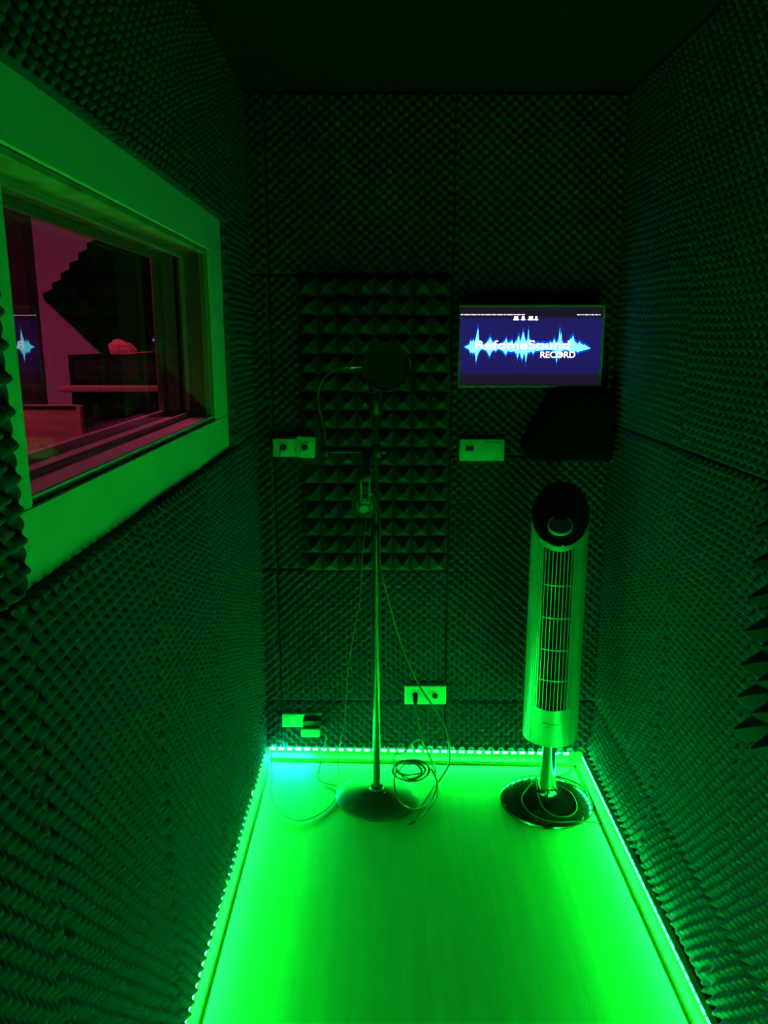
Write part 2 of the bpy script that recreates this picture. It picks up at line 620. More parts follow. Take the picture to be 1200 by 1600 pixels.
def pane(xc, yaw, name='glass_pane'):
    b = MB()
    hy = (iy1 - iy0) / 2
    m4 = Matrix.Translation((xc, (iy0 + iy1) / 2, (iz0 + iz1) / 2)) @ Matrix.Rotation(R(yaw), 4, 'Z')
    b.faces([m4 @ Vector(p) for p in [(0, -hy, -(iz1 - iz0) / 2), (0, hy, -(iz1 - iz0) / 2), (0, hy, (iz1 - iz0) / 2), (0, -hy, (iz1 - iz0) / 2)]],
            [(0, 1, 2, 3)])
    return b.build(name, 'glass', win, smooth=False)


PANE_YAW = -2.3
pane(GX1, PANE_YAW)
pane(GX2, 0.0)

# ------------------------------------------------------------------ control room shell
CX0, CX1, CY0, CY1 = -2.70, XL - WALL_T - 0.005, 0.2, 4.20
PINK_X = -1.80
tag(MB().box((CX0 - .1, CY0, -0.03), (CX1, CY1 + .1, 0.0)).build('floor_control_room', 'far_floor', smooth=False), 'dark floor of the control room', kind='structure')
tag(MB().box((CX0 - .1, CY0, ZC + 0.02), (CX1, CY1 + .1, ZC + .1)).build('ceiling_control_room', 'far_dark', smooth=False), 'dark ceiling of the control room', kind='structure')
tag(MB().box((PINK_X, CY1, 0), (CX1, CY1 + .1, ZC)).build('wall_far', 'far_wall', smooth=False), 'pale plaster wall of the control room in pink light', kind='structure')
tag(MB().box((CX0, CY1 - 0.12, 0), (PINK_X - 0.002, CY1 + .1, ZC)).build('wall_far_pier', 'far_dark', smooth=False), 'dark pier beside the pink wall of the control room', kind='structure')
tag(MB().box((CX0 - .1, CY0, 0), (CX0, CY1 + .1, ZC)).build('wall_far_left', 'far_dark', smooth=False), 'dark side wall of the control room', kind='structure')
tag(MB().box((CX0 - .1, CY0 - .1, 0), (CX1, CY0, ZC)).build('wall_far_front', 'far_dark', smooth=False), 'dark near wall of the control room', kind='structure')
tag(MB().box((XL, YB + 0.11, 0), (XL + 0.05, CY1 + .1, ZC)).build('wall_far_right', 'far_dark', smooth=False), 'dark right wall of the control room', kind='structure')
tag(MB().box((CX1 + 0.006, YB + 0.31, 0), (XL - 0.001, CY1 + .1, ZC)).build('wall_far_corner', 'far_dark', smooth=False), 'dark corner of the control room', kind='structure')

# ================================================================== pyramid foam panels
def pyramid_panel(name, loc, nu, nv, pitch, base, height, mapf, skip, label, group):
    root = tag(empty(name, loc), label, 'foam panel', group)
    b = MB()
    V, Fc = [], []

    def quad(a, b_, c, d):
        k = len(V)
        V.extend([a, b_, c, d])
        Fc.append((k, k + 1, k + 2, k + 3))
    rs = random.Random(nu * 31 + int(abs(loc[2]) * 100))
    for i in range(nu):
        for j in range(nv):
            u0, v0 = i * pitch, j * pitch
            u1, v1 = u0 + pitch, v0 + pitch
            if (i, j) in skip:
                quad(mapf(u0, v0, base), mapf(u1, v0, base), mapf(u1, v1, base), mapf(u0, v1, base))
                continue
            k = len(V)
            ju, jv = rs.uniform(-.003, .003), rs.uniform(-.003, .003)
            s = 0.006
            cu, cv = (u0 + u1) / 2 + ju, (v0 + v1) / 2 + jv
            V.extend([mapf(u0, v0, base), mapf(u1, v0, base), mapf(u1, v1, base), mapf(u0, v1, base)])
            V.extend([mapf(cu - s * .5, cv - s * .5, height), mapf(cu + s * .5, cv - s * .5, height),
                      mapf(cu + s * .5, cv + s * .5, height), mapf(cu - s * .5, cv + s * .5, height)])
            for a_, b_ in ((0, 1), (1, 2), (2, 3), (3, 0)):
                Fc.append((k + a_, k + b_, k + 4 + b_, k + 4 + a_))
            Fc.append((k + 4, k + 5, k + 6, k + 7))
    W, Hh = nu * pitch, nv * pitch
    for (p, q) in (((0, 0), (W, 0)), ((W, 0), (W, Hh)), ((W, Hh), (0, Hh)), ((0, Hh), (0, 0))):
        quad(mapf(*p, 0), mapf(*q, 0), mapf(*q, base), mapf(*p, base))
    quad(mapf(0, 0, 0), mapf(0, Hh, 0), mapf(W, Hh, 0), mapf(W, 0, 0))
    b.faces(V, Fc)
    bmesh.ops.remove_doubles(b.bm, verts=b.bm.verts, dist=0.0004)
    b.build('pyramid_sheet', 'foam2', root, smooth=False)
    return root


PP = 0.065
for j, (z0, lab) in enumerate([(PYR[2], 'lower of two stacked pyramid foam panels behind the microphone stand'),
                               (PYR[2] + 8 * PP, 'upper of two stacked pyramid foam panels behind the microphone')]):
    sk = set()
    if j == 0:
        sk = {(0, 6), (0, 7)}
    pyramid_panel('pyramid_foam_panel', (-0.032, YB, z0), 8, 8, PP, 0.028, 0.088,
                  lambda u, v, h, z0=z0: Vector((PYR[0] + u, YB - 0.001 - h, z0 + 0.0005 + v * 0.999)), sk, lab, 'pyramid foam panels')
pyramid_panel('pyramid_foam_panel', (XR, 1.17, PAN_R[2]), 8, 8, 0.0685, 0.060, 0.135,
              lambda u, v, h: Vector((XR - 0.001 - h, -PAN_R[0] - u, PAN_R[2] + v)), set(),
              'pyramid foam panel on the right wall at the edge of the picture', 'pyramid foam panels')

# ================================================================== wall screen
TVX0, TVX1, TVZ0, TVZ1, TVY = 0.251, 0.739, 1.434, 1.706, 2.680
tv = tag(empty('wall_monitor', ((TVX0 + TVX1) / 2, TVY + .03, TVZ0)), 'slim black flat screen on the back wall showing a cyan sound wave', 'monitor')
MB().box((TVX0, TVY + 0.004, TVZ0), (TVX1, TVY + 0.036, TVZ1), bevel=0.004).build('housing', 'black_plastic', tv)
MB().box((0.40, TVY + 0.036, 1.50), (0.60, YB - 0.001, 1.64), bevel=0.004).build('wall_mount', 'black_plastic', tv)
bz = 0.0075
b = MB()
b.box((TVX0, TVY, TVZ1 - bz), (TVX1, TVY + 0.006, TVZ1), bevel=0.0012, seg=1)
b.box((TVX0, TVY, TVZ0), (TVX1, TVY + 0.006, TVZ0 + bz), bevel=0.0012, seg=1)
b.box((TVX0, TVY, TVZ0 + bz), (TVX0 + bz * .7, TVY + 0.006, TVZ1 - bz), bevel=0.0012, seg=1)
b.box((TVX1 - bz, TVY, TVZ0 + bz), (TVX1, TVY + 0.006, TVZ1 - bz), bevel=0.0012, seg=1)
b.build('bezel', material('monitor_bezel', (0.30, 0.30, 0.30), 0.4, noise=(30, .05, (1, 1, 1))), tv)


def screen_material():
    m = bpy.data.materials.new('screen_blue')
    m.use_nodes = True
    nt = m.node_tree
    nt.nodes.clear()
    tc = nt.nodes.new('ShaderNodeTexCoord')
    sx = nt.nodes.new('ShaderNodeSeparateXYZ')
    nt.links.new(tc.outputs['Generated'], sx.inputs[0])
    cr = nt.nodes.new('ShaderNodeValToRGB')
    el = cr.color_ramp.elements
    cols = [(0.0, (0.012, 0.008, 0.020)), (0.13, (0.012, 0.010, 0.026)), (0.17, (0.013, 0.011, 0.105)),
            (0.5, (0.015, 0.013, 0.135)), (0.855, (0.014, 0.012, 0.118)), (0.875, (0.011, 0.009, 0.018)), (1.0, (0.009, 0.008, 0.014))]
    el[0].position, el[0].color = cols[0][0], (*cols[0][1], 1)
    el[1].position, el[1].color = cols[-1][0], (*cols[-1][1], 1)
    for p, c in cols[1:-1]:
        e = el.new(p)
        e.color = (*c, 1)
    nt.links.new(sx.outputs['Z'], cr.inputs[0])
    e = nt.nodes.new('ShaderNodeEmission')
    e.inputs[1].default_value = 1.0
    nt.links.new(cr.outputs[0], e.inputs[0])
    o = nt.nodes.new('ShaderNodeOutputMaterial')
    nt.links.new(e.outputs[0], o.inputs[0])
    return m


scr = MB().box((TVX0 + bz * .7, TVY + 0.002, TVZ0 + bz), (TVX1 - bz, TVY + 0.0055, TVZ1 - bz)).build('screen', screen_material(), tv, smooth=False)
wv = [(727.3, 0, 0), (733, 4, 3), (735, 5, 5), (737, 13, 11), (739, 8, 8), (741, 14, 12), (743, 9, 8), (745.5, 18, 18), (746, 22, 27), (748.3, 34, 14),
      (750, 12, 10), (752, 8, 6), (754.7, 5, 3), (758, 5, 4), (761.7, 8, 6), (764, 11, 9), (766, 14, 14), (767.5, 18, 16), (770, 13, 9), (772, 9, 6), (775, 6, 5), (777, 5, 8),
      (779, 5, 4), (782.7, 4, 3), (786, 7, 5), (789.7, 10, 8), (791.5, 12, 11), (793, 17, 14), (795, 10, 8), (797, 8, 6), (799.5, 10, 8), (802.5, 13, 8), (804.5, 7, 7), (806, 6, 6),
      (808.5, 13, 11), (810, 9, 9), (811.5, 19, 20), (812.8, 22, 14), (815, 8, 8), (817, 17, 16), (819.4, 29, 22), (821, 22, 14), (823.5, 13, 9), (825, 12, 27), (826.5, 14, 15),
      (827.6, 34, 9), (828.8, 14, 8), (830, 16, 10), (833, 8, 6), (836.5, 8, 12), (839, 7, 6), (843, 9, 6), (847, 7, 5), (851, 9, 5), (856, 7, 4), (860, 8, 4), (863, 11, 4), (866, 8, 4),
      (869, 17, 5), (871, 9, 5), (873, 10, 20), (874, 11, 27), (875.5, 14, 12), (876.8, 35, 10), (878, 16, 19), (879.5, 28, 9), (881, 12, 6), (885, 7, 4), (890, 9, 4), (892, 8, 5),
      (894, 17, 6), (896, 16, 6), (898.5, 22, 6), (901, 12, 7), (904, 9, 6), (907, 8, 8), (909, 12, 7), (911, 7, 5), (913, 8, 6), (915, 5, 4), (917, 7, 4), (919, 4, 3), (921, 4, 3), (923, 2, 2), (926.5, 0, 0)]


def wave(name, mat, grow, y, wide):
    b = MB()
    sx = (TVX1 - TVX0) / 229.0
    up, dn = [], []
    for (px, a, d) in wv:
        X = TVX0 + (px - 718) * sx
        zc = 1.568 - (px - 727) * 0.000015
        up.append((X, zc + (a * wide + grow) * sx))
        dn.append((X, zc - (d * wide + grow) * sx))
    vs, fs = [], []
    for k in range(len(up)):
        vs += [Vector((up[k][0], y, up[k][1])), Vector((dn[k][0], y, dn[k][1]))]
    for k in range(len(up) - 1):
        fs.append((2 * k, 2 * k + 1, 2 * k + 3, 2 * k + 2))
    b.faces(vs, fs)
    return b.build(name, mat, scr, smooth=False)


wave('waveform_glow', emitter('wave_blue', (0.0, 0.10, 1.0), 0.9), 1.6, TVY + 0.0018, 1.05)
wave('waveform', emitter('wave_cyan', (0.10, 0.85, 1.0), 3.2), -0.3, TVY + 0.0016, 0.86)
white = emitter('screen_white', (1.0, 0.97, 1.0), 2.6)


def text(body, x, z, h, sxw, y, mat, name, parent, rot=(R(90), 0, 0)):
    cu = bpy.data.curves.new(name, 'FONT')
    cu.body = body
    cu.size = h
    cu.extrude = 0.0
    cu.offset = 0.0004
    ob = bpy.data.objects.new(name, cu)
    COL.objects.link(ob)
    me = ob.to_mesh().copy() if False else None
    bpy.context.view_layer.update()
    dg = bpy.context.evaluated_depsgraph_get()
    me = bpy.data.meshes.new_from_object(ob.evaluated_get(dg))
    bpy.data.objects.remove(ob, do_unlink=True)
    me.materials.clear()
    me.materials.append(mat)
    o = bpy.data.objects.new(name, me)
    COL.objects.link(o)
    o.parent = parent
    o.rotation_euler = rot
    o.scale = (sxw, 1, 1)
    o.location = Vector((x, y, z)) - world_loc(parent)
    return o


sxp = (TVX1 - TVX0) / 229.0
text('RefomeSound', TVX0 + (743 - 718) * sxp, 1.562, 0.040, 1.43, TVY + 0.0012, white, 'lettering', scr)
text('RECORD', TVX0 + (847 - 718) * sxp, 1.5335, 0.0285, 1.06, TVY + 0.0012, white, 'lettering', scr)
bb = MB().lathe([(0.0, 0), (0.0045, 0), (0.0045, 0.0004), (0, 0.0004)], (TVX0 + (880 - 718) * sxp, TVY + 0.0008, 1.5435), axis='Y', seg=16)
bb.build('yellow_dot', emitter('screen_yellow', (1.0, 0.75, 0.15), 1.3), scr)
rs = random.Random(3)
b = MB()
px = 720.0
while px < 817:
    wd = rs.choice([3.2, 4.2, 5, 6.5, 9])
    b.box((TVX0 + (px - 718) * sxp, TVY + 0.001, 1.6730), (TVX0 + (px + wd - 718) * sxp, TVY + 0.0018, 1.6752))
    px += wd + 1.5
px = 903.0
while px < 938:
    wd = rs.choice([1.2, 1.6, 4.5])
    b.box((TVX0 + (px - 718) * sxp, TVY + 0.001, 1.6728), (TVX0 + (px + wd - 718) * sxp, TVY + 0.0018, 1.6748))
    px += wd + 1.8
b.build('menu_bar', white, scr, smooth=False)
for kx, wd in ((803, 9), (815, 7), (826, 9), (836, 6)):
    b = MB()
    X = TVX0 + (kx - 718) * sxp
    b.box((X + 0.003, TVY + 0.001, 1.658), (X + wd * sxp - 0.003, TVY + 0.0018, 1.6685), bevel=0.0003, seg=1)
    b.box((X, TVY + 0.001, 1.6565), (X + wd * sxp, TVY + 0.0018, 1.6595))
    b.build('icon', white, scr, smooth=False)

# ================================================================== black block in the corner under the screen
poly = [(0.575, 1.424), (0.473, 1.232), (0.500, 1.190), (0.780, 1.190), (0.780, 1.424)]
b = MB().prism(poly, lambda a, c: Vector((a, YB - 0.05, c)), lambda a, c: Vector((a + 0.002, YB - 0.16, c - 0.004)))
bmesh.ops.bevel(b.bm, geom=list(b.bm.edges), offset=0.012, segments=3, affect='EDGES', profile=0.5)
o = b.build('corner_block', 'black_matte')
tag(o, 'matte black slanted block in the corner beneath the wall screen', 'block')

# ================================================================== wall sockets
def rect_frame(b, x0, x1, z0, z1, wd, y0, y1):
    b.box((x0, y0, z1 - wd), (x1, y1, z1))
    b.box((x0, y0, z0), (x1, y1, z0 + wd))
    b.box((x0, y0, z0 + wd), (x0 + wd, y1, z1 - wd))
    b.box((x1 - wd, y0, z0 + wd), (x1, y1, z1 - wd))


def jack(root, x, z, y, plate=0.030):
    f = MB().box((x - plate / 2, y - 0.003, z - plate * .52), (x + plate / 2, y + 0.002, z + plate * .52), bevel=0.001, seg=1).build('jack_plate', 'white_plastic', root, smooth=False)
    MB().lathe([(0.0, 0.006), (0.0088, 0.006), (0.0105, 0.0045), (0.0112, 0.0), (0.0, 0.0)], (x, y - 0.002, z), axis='Y', seg=24).build('jack', 'black_plastic', f)


# upper left double jack plate, its two halves a little out of line
x0, x1, z0, z1 = SOCK['ul']
s1 = tag(empty('jack_box', ((x0 + x1) / 2, YB, z0)), 'white two-jack box left of the pyramid foam, one half sitting higher', 'wall box', 'white wall boxes')
yb = 2.716
MB().box((x0, yb, z0 + 0.004), (x0 + 0.088, YB - .001, z1 - 0.006), bevel=0.003).build('box_half', 'white_plastic', s1)
m4 = Matrix.Translation((x1, 0, z1)) @ Matrix.Rotation(R(3), 4, 'Y') @ Matrix.Translation((-x1, 0, -z1))
MB().box((x0 + 0.084, yb - 0.006, z0), (x1, YB - .001, z1), bevel=0.003, mat=m4).build('box_half', 'white_plastic', s1)
jack(s1, x0 + 0.038, (z0 + z1) / 2 + .001, yb)
jack(s1, x0 + 0.112, (z0 + z1) / 2 + .002, yb - 0.006)
MB().tube(spline([(x0 + .034, yb - .008, (z0 + z1) / 2), (x0 + .026, yb - .016, z0 + .02), (x0 + .023, yb - .012, z0 - .002), (x0 + .02, yb + .02, z0 - .02)]), 0.0022, 6).build('short_lead', 'cable', s1)

# upper right box with one port
yb = 2.738
x0, x1, z0, z1 = SOCK['ur']
s2 = tag(empty('port_box', ((x0 + x1) / 2, YB, z0)), 'white box with one small rectangular port below the wall screen', 'wall box', 'white wall boxes')
MB().box((x0, yb, z0), (x1, YB - .001, z1), bevel=0.003).build('box_body', 'white_plastic', s2)
MB().box((x0 + 0.085, yb - 0.0012, z1 - 0.014), (x1 - 0.018, yb + 0.001, z1 - 0.011)).build('slot_line', 'grey_plastic', s2, smooth=False)
b = MB()
rect_frame(b, x0 + 0.021, x0 + 0.049, z0 + 0.037, z0 + 0.053, 0.003, yb - 0.002, yb + 0.001)
pf = b.build('port_frame', 'black_plastic', s2, smooth=False)
MB().box((x0 + 0.024, yb - 0.0006, z0 + 0.040), (x0 + 0.046, yb + 0.001, z0 + 0.050)).build('port', 'black_plastic', pf, smooth=False)

# lower double jack with a plugged cable
x0, x1, z0, z1 = SOCK['lo']
s3 = tag(empty('jack_box', ((x0 + x1) / 2, YB, z0)), 'white two-jack box low on the back wall with a black plug in it', 'wall box', 'white wall boxes')
MB().box((x0, yb, z0), (x1, YB - .001, z1), bevel=0.005, seg=3).build('box_body', 'white_plastic', s3)
jack(s3, x0 + 0.040, (z0 + z1) / 2 + 0.004, yb)
jack(s3, x0 + 0.115, (z0 + z1) / 2 + 0.000, yb)
JP = Vector((x0 + 0.040, yb, (z0 + z1) / 2 + 0.004))

# lower left power socket
x0, x1, z0, z1 = SOCK['ll']
s4 = tag(empty('power_socket', ((x0 + x1) / 2, YB, z0)), 'white double power socket low in the back left corner', 'wall socket', 'white wall boxes')
MB().box((x0, yb, z0), (x1, YB - .001, z1), bevel=0.003).build('box_body', 'white_plastic', s4)
b = MB().lathe([(0.0, -0.0005), (0.019, -0.0005), (0.019, 0.001), (0.0225, 0.0025), (0.024, 0.001), (0.024, -0.002), (0, -0.002)], (x0 + 0.038, yb, (z0 + z1) / 2), axis='Y', seg=32)
sk = b.build('outlet', 'white_plastic', s4)
for dx in (-.0095, .0095):
    MB().lathe([(0, 0.0002), (0.0024, 0.0002), (0.0024, -0.001), (0, -0.001)], (x0 + .038 + dx, yb - .0004, (z0 + z1) / 2 + .003), axis='Y', seg=12).build('pin_hole', 'black_plastic', sk)
# plug-in adapter of the strip, its white block hanging below
ad = tag(empty('power_adapter', (-0.272, 2.69, 0.126)), 'small adapter plugged into the low socket, black body over a white block', 'adapter')
MB().box((-0.306, 2.694, 0.166), (-0.236, yb - 0.0005, 0.192), bevel=0.003).build('plug_body', 'black_plastic', ad)
MB().box((-0.312, 2.680, 0.130), (-0.241, 2.708, 0.1645), bevel=0.006, seg=3).build('white_block', 'white_plastic', ad)
MB().tube(spline([(-0.243, 2.695, 0.155), (-0.228, 2.692, 0.150), (-0.219, 2.690, 0.130), (-0.222, 2.690, 0.105), (-0.231, 2.688, 0.075),
                  (-0.238, 2.676, 0.050), (-0.240, 2.655, 0.030), (-0.246, 2.625, 0.010), (-0.240, 2.600, 0.005), (-0.222, 2.580, 0.0045), (-0.195, 2.566, 0.0045), (-0.172, 2.556, 0.006)]), 0.0022, 8).build('lead', 'cable', ad)

# feed wire of the LED strip lying in a loop on the floor
feed = (MB().tube(spline([(-0.432, 2.742, 0.040), (-0.431, 2.715, 0.030), (-0.424, 2.66, 0.008)] +
                            [at(px, py, Z=0.004) for px, py in [(424, 1215), (422, 1240), (430, 1262), (450, 1278), (470, 1282), (490, 1277), (510, 1264), (524, 1248)]] +
                            [(-0.178, 2.518, 0.010)]), 0.0018, 8).build('feed_wire', 'cable', strip))

# ================================================================== microphone stand
SX, SY = -0.026, 2.492
st = tag(empty('microphone_stand', (SX, SY, 0)), 'straight black microphone stand with heavy round base', 'microphone stand')
MB().lathe([(0, 0.0), (0.143, 0.0), (0.146, 0.003), (0.146, 0.009), (0.141, 0.014), (0.110, 0.022), (0.060, 0.030), (0.026, 0.036), (0.021, 0.044), (0, 0.044)], (SX, SY, 0.0005), seg=64).build('base', 'iron', st)
for k in range(3):
    a = R(200 + 120 * k)
    MB().lathe([(0, 0), (0.004, 0), (0.0035, 0.0025), (0, 0.003)], (SX + .035 * math.cos(a), SY + .035 * math.sin(a), 0.0345), seg=12).build('screw', 'chrome', st)
MB().lathe([(0.0, 0.044), (0.0128, 0.044), (0.0128, 0.965), (0, 0.965)], (SX, SY, 0), seg=28).build('lower_tube', 'pole', st)
cl = MB().lathe([(0, 0.945), (0.0150, 0.945), (0.0165, 0.952), (0.0165, 0.985), (0.0140, 0.998), (0.0095, 1.002), (0, 1.002)], (SX, SY, 0), seg=28).build('clutch', 'black_plastic', st)
MB().lathe([(0.0, 1.002), (0.0080, 1.002), (0.0080, 1.335), (0, 1.335)], (SX, SY, 0), seg=24).build('upper_tube', 'pole', st)
MB().box((SX - .017, SY - .018, 1.222), (SX + .017, SY + .018, 1.262), bevel=.004).build('clamp_block', 'black_plastic', st)
MB().lathe([(0, 0), (.011, 0), (.011, .016), (.008, .019), (0, .019)], (SX + .017, SY, 1.242), axis='X', seg=20).build('clamp_knob', 'black_plastic', st)
MB().tube([(SX - 0.016, SY, 1.242), (-0.192, SY, 1.240)], 0.0062, 14).build('cross_arm', 'black_plastic', st)

# microphone in its holder
mc = tag(empty('microphone', (SX, SY, 1.335)), 'black studio microphone standing behind the round pop filter', 'microphone')
MB().lathe([(0, 0), (.012, 0), (.012, .02), (.020, .026), (.023, .030), (.023, .088), (.021, .094), (0, .094)], (SX, SY, 1.3352), seg=32).build('holder', 'black_plastic', mc)
MB().lathe([(0, 0), (.0235, 0), (.0235, .002), (.0235, .0035), (0, .0035)], (SX, SY, 1.4292), seg=32).build('holder_ring', 'chrome', mc)
MB().lathe([(0, 0), (.020, 0), (.0225, .004), (.0225, .055), (0, .055)], (SX, SY, 1.4327), seg=32).build('body', 'black_plastic', mc)
gr = MB().lathe([(0, 0.055), (.024, 0.055), (.0255, .060), (.0255, .098), (.022, .112), (.013, .121), (0, .124)], (SX, SY, 1.4327), seg=32).build('grille', 'mesh_black', mc)
MB().lathe([(.0240, .072), (.0262, .072), (.0262, .076), (.0240, .076), (.0240, .072)], (SX, SY, 1.4327), seg=32).build('grille_band', 'black_plastic', gr)

# pop filter on its gooseneck
PX, PY, PZ, PR = 0.006, 2.405, 1.512, 0.072
pf = tag(empty('pop_filter', (-0.19, SY, 1.24)), 'round black pop filter on a thin curved gooseneck', 'pop filter')
MB().lathe([(PR - .004, -.004), (PR, -.0045), (PR + .003, 0), (PR, .0045), (PR - .004, .004), (PR - .005, 0), (PR - .004, -.004)], (PX, PY, PZ), axis='Y', seg=56).build('hoop', 'black_plastic', pf)
MB().lathe([(0, -.0012), (PR - .003, -.0012), (PR - .003, .0012), (0, .0012)], (PX, PY, PZ), axis='Y', seg=56).build('screen', 'mesh_black', pf)
MB().box((-0.206, SY - .013, 1.224), (-0.178, SY + .013, 1.258), bevel=.004).build('clamp', 'black_plastic', pf)
MB().tube(spline([(-0.190, SY, 1.258), (-0.188, SY - .002, 1.29), (-0.196, SY - .010, 1.34), (-0.206, SY - .02, 1.39), (-0.205, SY - .03, 1.43), (-0.190, SY - .045, 1.47),
                  (-0.160, SY - .06, 1.498), (-0.125, SY - .07, 1.510), (-0.098, SY - .078, 1.512)]), 0.0036, 10).build('gooseneck', 'cable', pf)
MB().lathe([(0, 0), (.0055, 0), (.006, .004), (.006, .024), (.0045, .030), (0, .030)], (-0.100, PY + .004, 1.512), axis='X', seg=18).build('ferrule', 'chrome', pf)

# headphones hanging over the cross arm
hx, hz = -0.062, 1.083
hp = tag(empty('headphones', (hx, SY, hz)), 'headphones with round ear cups hanging from the stand arm', 'headphones')
R_B = 0.078
band = []
for k in range(17):
    a = math.pi * k / 16
    band.append(Vector((hx + 0.006, SY - R_B * math.cos(a), 1.172 + (1.2475 - 1.172) * math.sin(a) ** 0.75)))
b = MB()
vs, fs = [], []
for p in band:
    d = (p - Vector((hx + .006, SY, 1.150))).normalized()
    for sx_, th in ((-.013, 0), (.013, 0), (.013, .005), (-.013, .005)):
        vs.append(p + Vector((sx_, 0, 0)) + d * th)
for k in range(len(band) - 1):
    for q in range(4):
        l = (q + 1) % 4
        fs.append((4 * k + q, 4 * k + l, 4 * k + 4 + l, 4 * k + 4 + q))
fs += [(0, 1, 2, 3), (4 * len(band) - 1, 4 * len(band) - 2, 4 * len(band) - 3, 4 * len(band) - 4)]
b.faces(vs, fs)
b.build('headband', 'black_plastic', hp, smooth=False)
for sgn in (-1, 1):
    yc = SY + sgn * (R_B - 0.004)
    e = MB().lathe([(0, -.012 * 1), (.034, -.012), (.038, -.008), (.038, .002), (.030, .012), (0.012, .014), (0, .014)] if sgn < 0 else
                   [(0, -.014), (0.012, -.014), (.030, -.012), (.038, -.002), (.038, .008), (.034, .012), (0, .012)], (hx, yc, hz), axis='Y', seg=40).build('ear_cup', 'pole', hp)
    yo = yc + sgn * 0.0
    MB().lathe([(.0340, -.003), (.040, -.003), (.0415, 0), (.040, .003), (.0340, .003), (.0340, -.003)], (hx, yo + sgn * .008, hz), axis='Y', seg=40).build('cup_ring', 'chrome', e)
    yf = yc + sgn * 0.015
    MB().lathe([(0, -.0025), (.014, -.0025), (.015, 0), (.014, .0025), (0, .0025)], (hx - .001, yf + sgn * .001, hz - .012), axis='Y', seg=28, mat=Matrix.Scale(.8, 4, (0, 0, 1))).build('badge', 'silver', e)
    MB().tube(spline([(hx + .005, SY + sgn * R_B, hz - 0.006), (hx + .005, SY + sgn * R_B, hz - 0.036)], 2), .0024, 6).build('strain_relief', 'black_plastic', e) if sgn < 0 else None
    # yoke: two flat legs and their pivots
    for dx in (-.013, .013):
        MB().box((hx + .003 + dx - .0032, yf - .002, hz + 0.010), (hx + .003 + dx + .0032, yf + .002, 1.170), bevel=.001, seg=1).build('yoke_leg', 'grey_plastic', hp)
    MB().box((hx + .003 - .016, yf - .0025, hz + 0.005), (hx + .003 + .016, yf + .0025, hz + 0.015), bevel=.002).build('yoke_bridge', 'grey_plastic', hp)
    MB().lathe([(0, -.003), (.0065, -.003), (.0075, 0), (.0065, .003), (0, .003)], (hx + .002, yf + sgn * .002, hz + .016), axis='Y', seg=20).build('pivot', 'grey_plastic', hp)
    MB().box((hx - .016, yf - .003, 1.160), (hx + .022, SY + sgn * (R_B - 0.002) + (.003 if sgn > 0 else -.003), 1.186) if sgn > 0 else (hx + .022, SY - R_B + .004, 1.186), bevel=.002).build('slider', 'black_plastic', hp)
hc = (MB().tube(spline([(hx + .004, SY - R_B, hz - .042), (hx + .002, SY - .075, hz - .08), (hx - .010, SY - .05, hz - .20), (hx - .016, SY, hz - .33), (hx - .038, SY + .07, 0.62), (hx - .060, SY + .13, 0.48),
                           (hx - .075, SY + .17, 0.34), (hx - .085, SY + .190, 0.20), (hx - .105, SY + .192, 0.10), (hx - .11, SY + .16, .03), (hx - .10, SY + .135, .006)]), 0.0016, 8).build('cord', 'cable', hp))

# ------------------------------------------------------------------ microphone cable: down the stand, across to the coil
ck = [(SX - .006, SY - .012, 1.335), (SX - .010, SY - .020, 1.28), (SX - .008, SY - .0235, 1.24), (SX - .004, SY - .022, 1.19), (SX + .004, SY - .019, 1.13), (SX + .010, SY - .021, 1.05), (SX + .012, SY - .020, 0.97),
      (SX + .010, SY - .017, 0.92), (SX + .018, SY - .012, 0.84), (SX + .040, SY + .01, 0.74), (SX + .085, SY + .06, 0.56), (SX + .150, SY + .12, 0.38), (SX + .21, SY + .165, 0.265), (SX + .253, SY + .180, 0.18),
      (SX + .272, SY + .172, 0.10), (SX + .268, SY + .145, 0.045), (SX + .235, SY + .10, 0.014), (SX + .205, SY + .05, .006), (SX + .165, SY - .04, .005), (SX + .118, SY - .155, .005), (SX + .108, SY - .165, .005)]
ck += [(SX + .125, SY - .162, .005), (SX + .175, SY - .095, .006), (SX + .212, SY - .01, .010), (SX + .218, SY + .06, .025), (SX + .200, SY + .105, .050)]
tag(MB().tube(spline(ck), 0.0034, 8).build('microphone_cable', 'cable'), 'dark cable running down the microphone stand and over to the low jack box', 'cable')
pc = tag(empty('plug_cable', JP), 'cable coiled on the stand base and plugged into the low jack box', 'cable')
MB().lathe([(0, 0), (.0095, 0), (.0095, .020), (.0075, .030), (.004, .040), (0, .040)], (JP.x, JP.y - .0085, JP.z), axis='Y', seg=20,
           mat=Matrix.Rotation(R(38), 4, 'X')).build('plug', 'black_plastic', pc)
cc = Vector((0.098, 2.570, 0.062))
pts = [JP + Vector((0.0005, -.036, -.030)), JP + Vector((.004, -.038, -.06)), JP + Vector((.018, -.036, -.12)), JP + Vector((.036, -.045, -.18)), JP + Vector((.062, -.09, -.225)), JP + Vector((.072, -.13, -.235)),
       Vector((0.186, 2.525, .010)), Vector((0.150, 2.43, .012)), Vector((0.095, 2.385, .024)), Vector((0.050, 2.43, .034)), Vector((0.036, 2.51, .048)), Vector((0.045, 2.555, .068))]
MB().tube(spline(pts), 0.0028, 8).build('lead', 'cable', pc)
pts = []
rs = random.Random(5)
for k in range(6 * 14):
    a = 2 * math.pi * k / 14 + 2.4
    tn = k / 14.0
    rr = 0.070 - 0.0055 * tn + 0.005 * math.sin(tn * 5)
    p = cc + Vector((rr * math.cos(a) + .004 * math.sin(tn * 9), rr * (0.62 - .05 * tn) * math.sin(a), 0.030 * math.sin(a) * .6 + 0.0045 * ((tn * 2.7) % 3) - 0.006 + 0.003 * math.sin(a * 2 + tn)))
    pts.append(p)
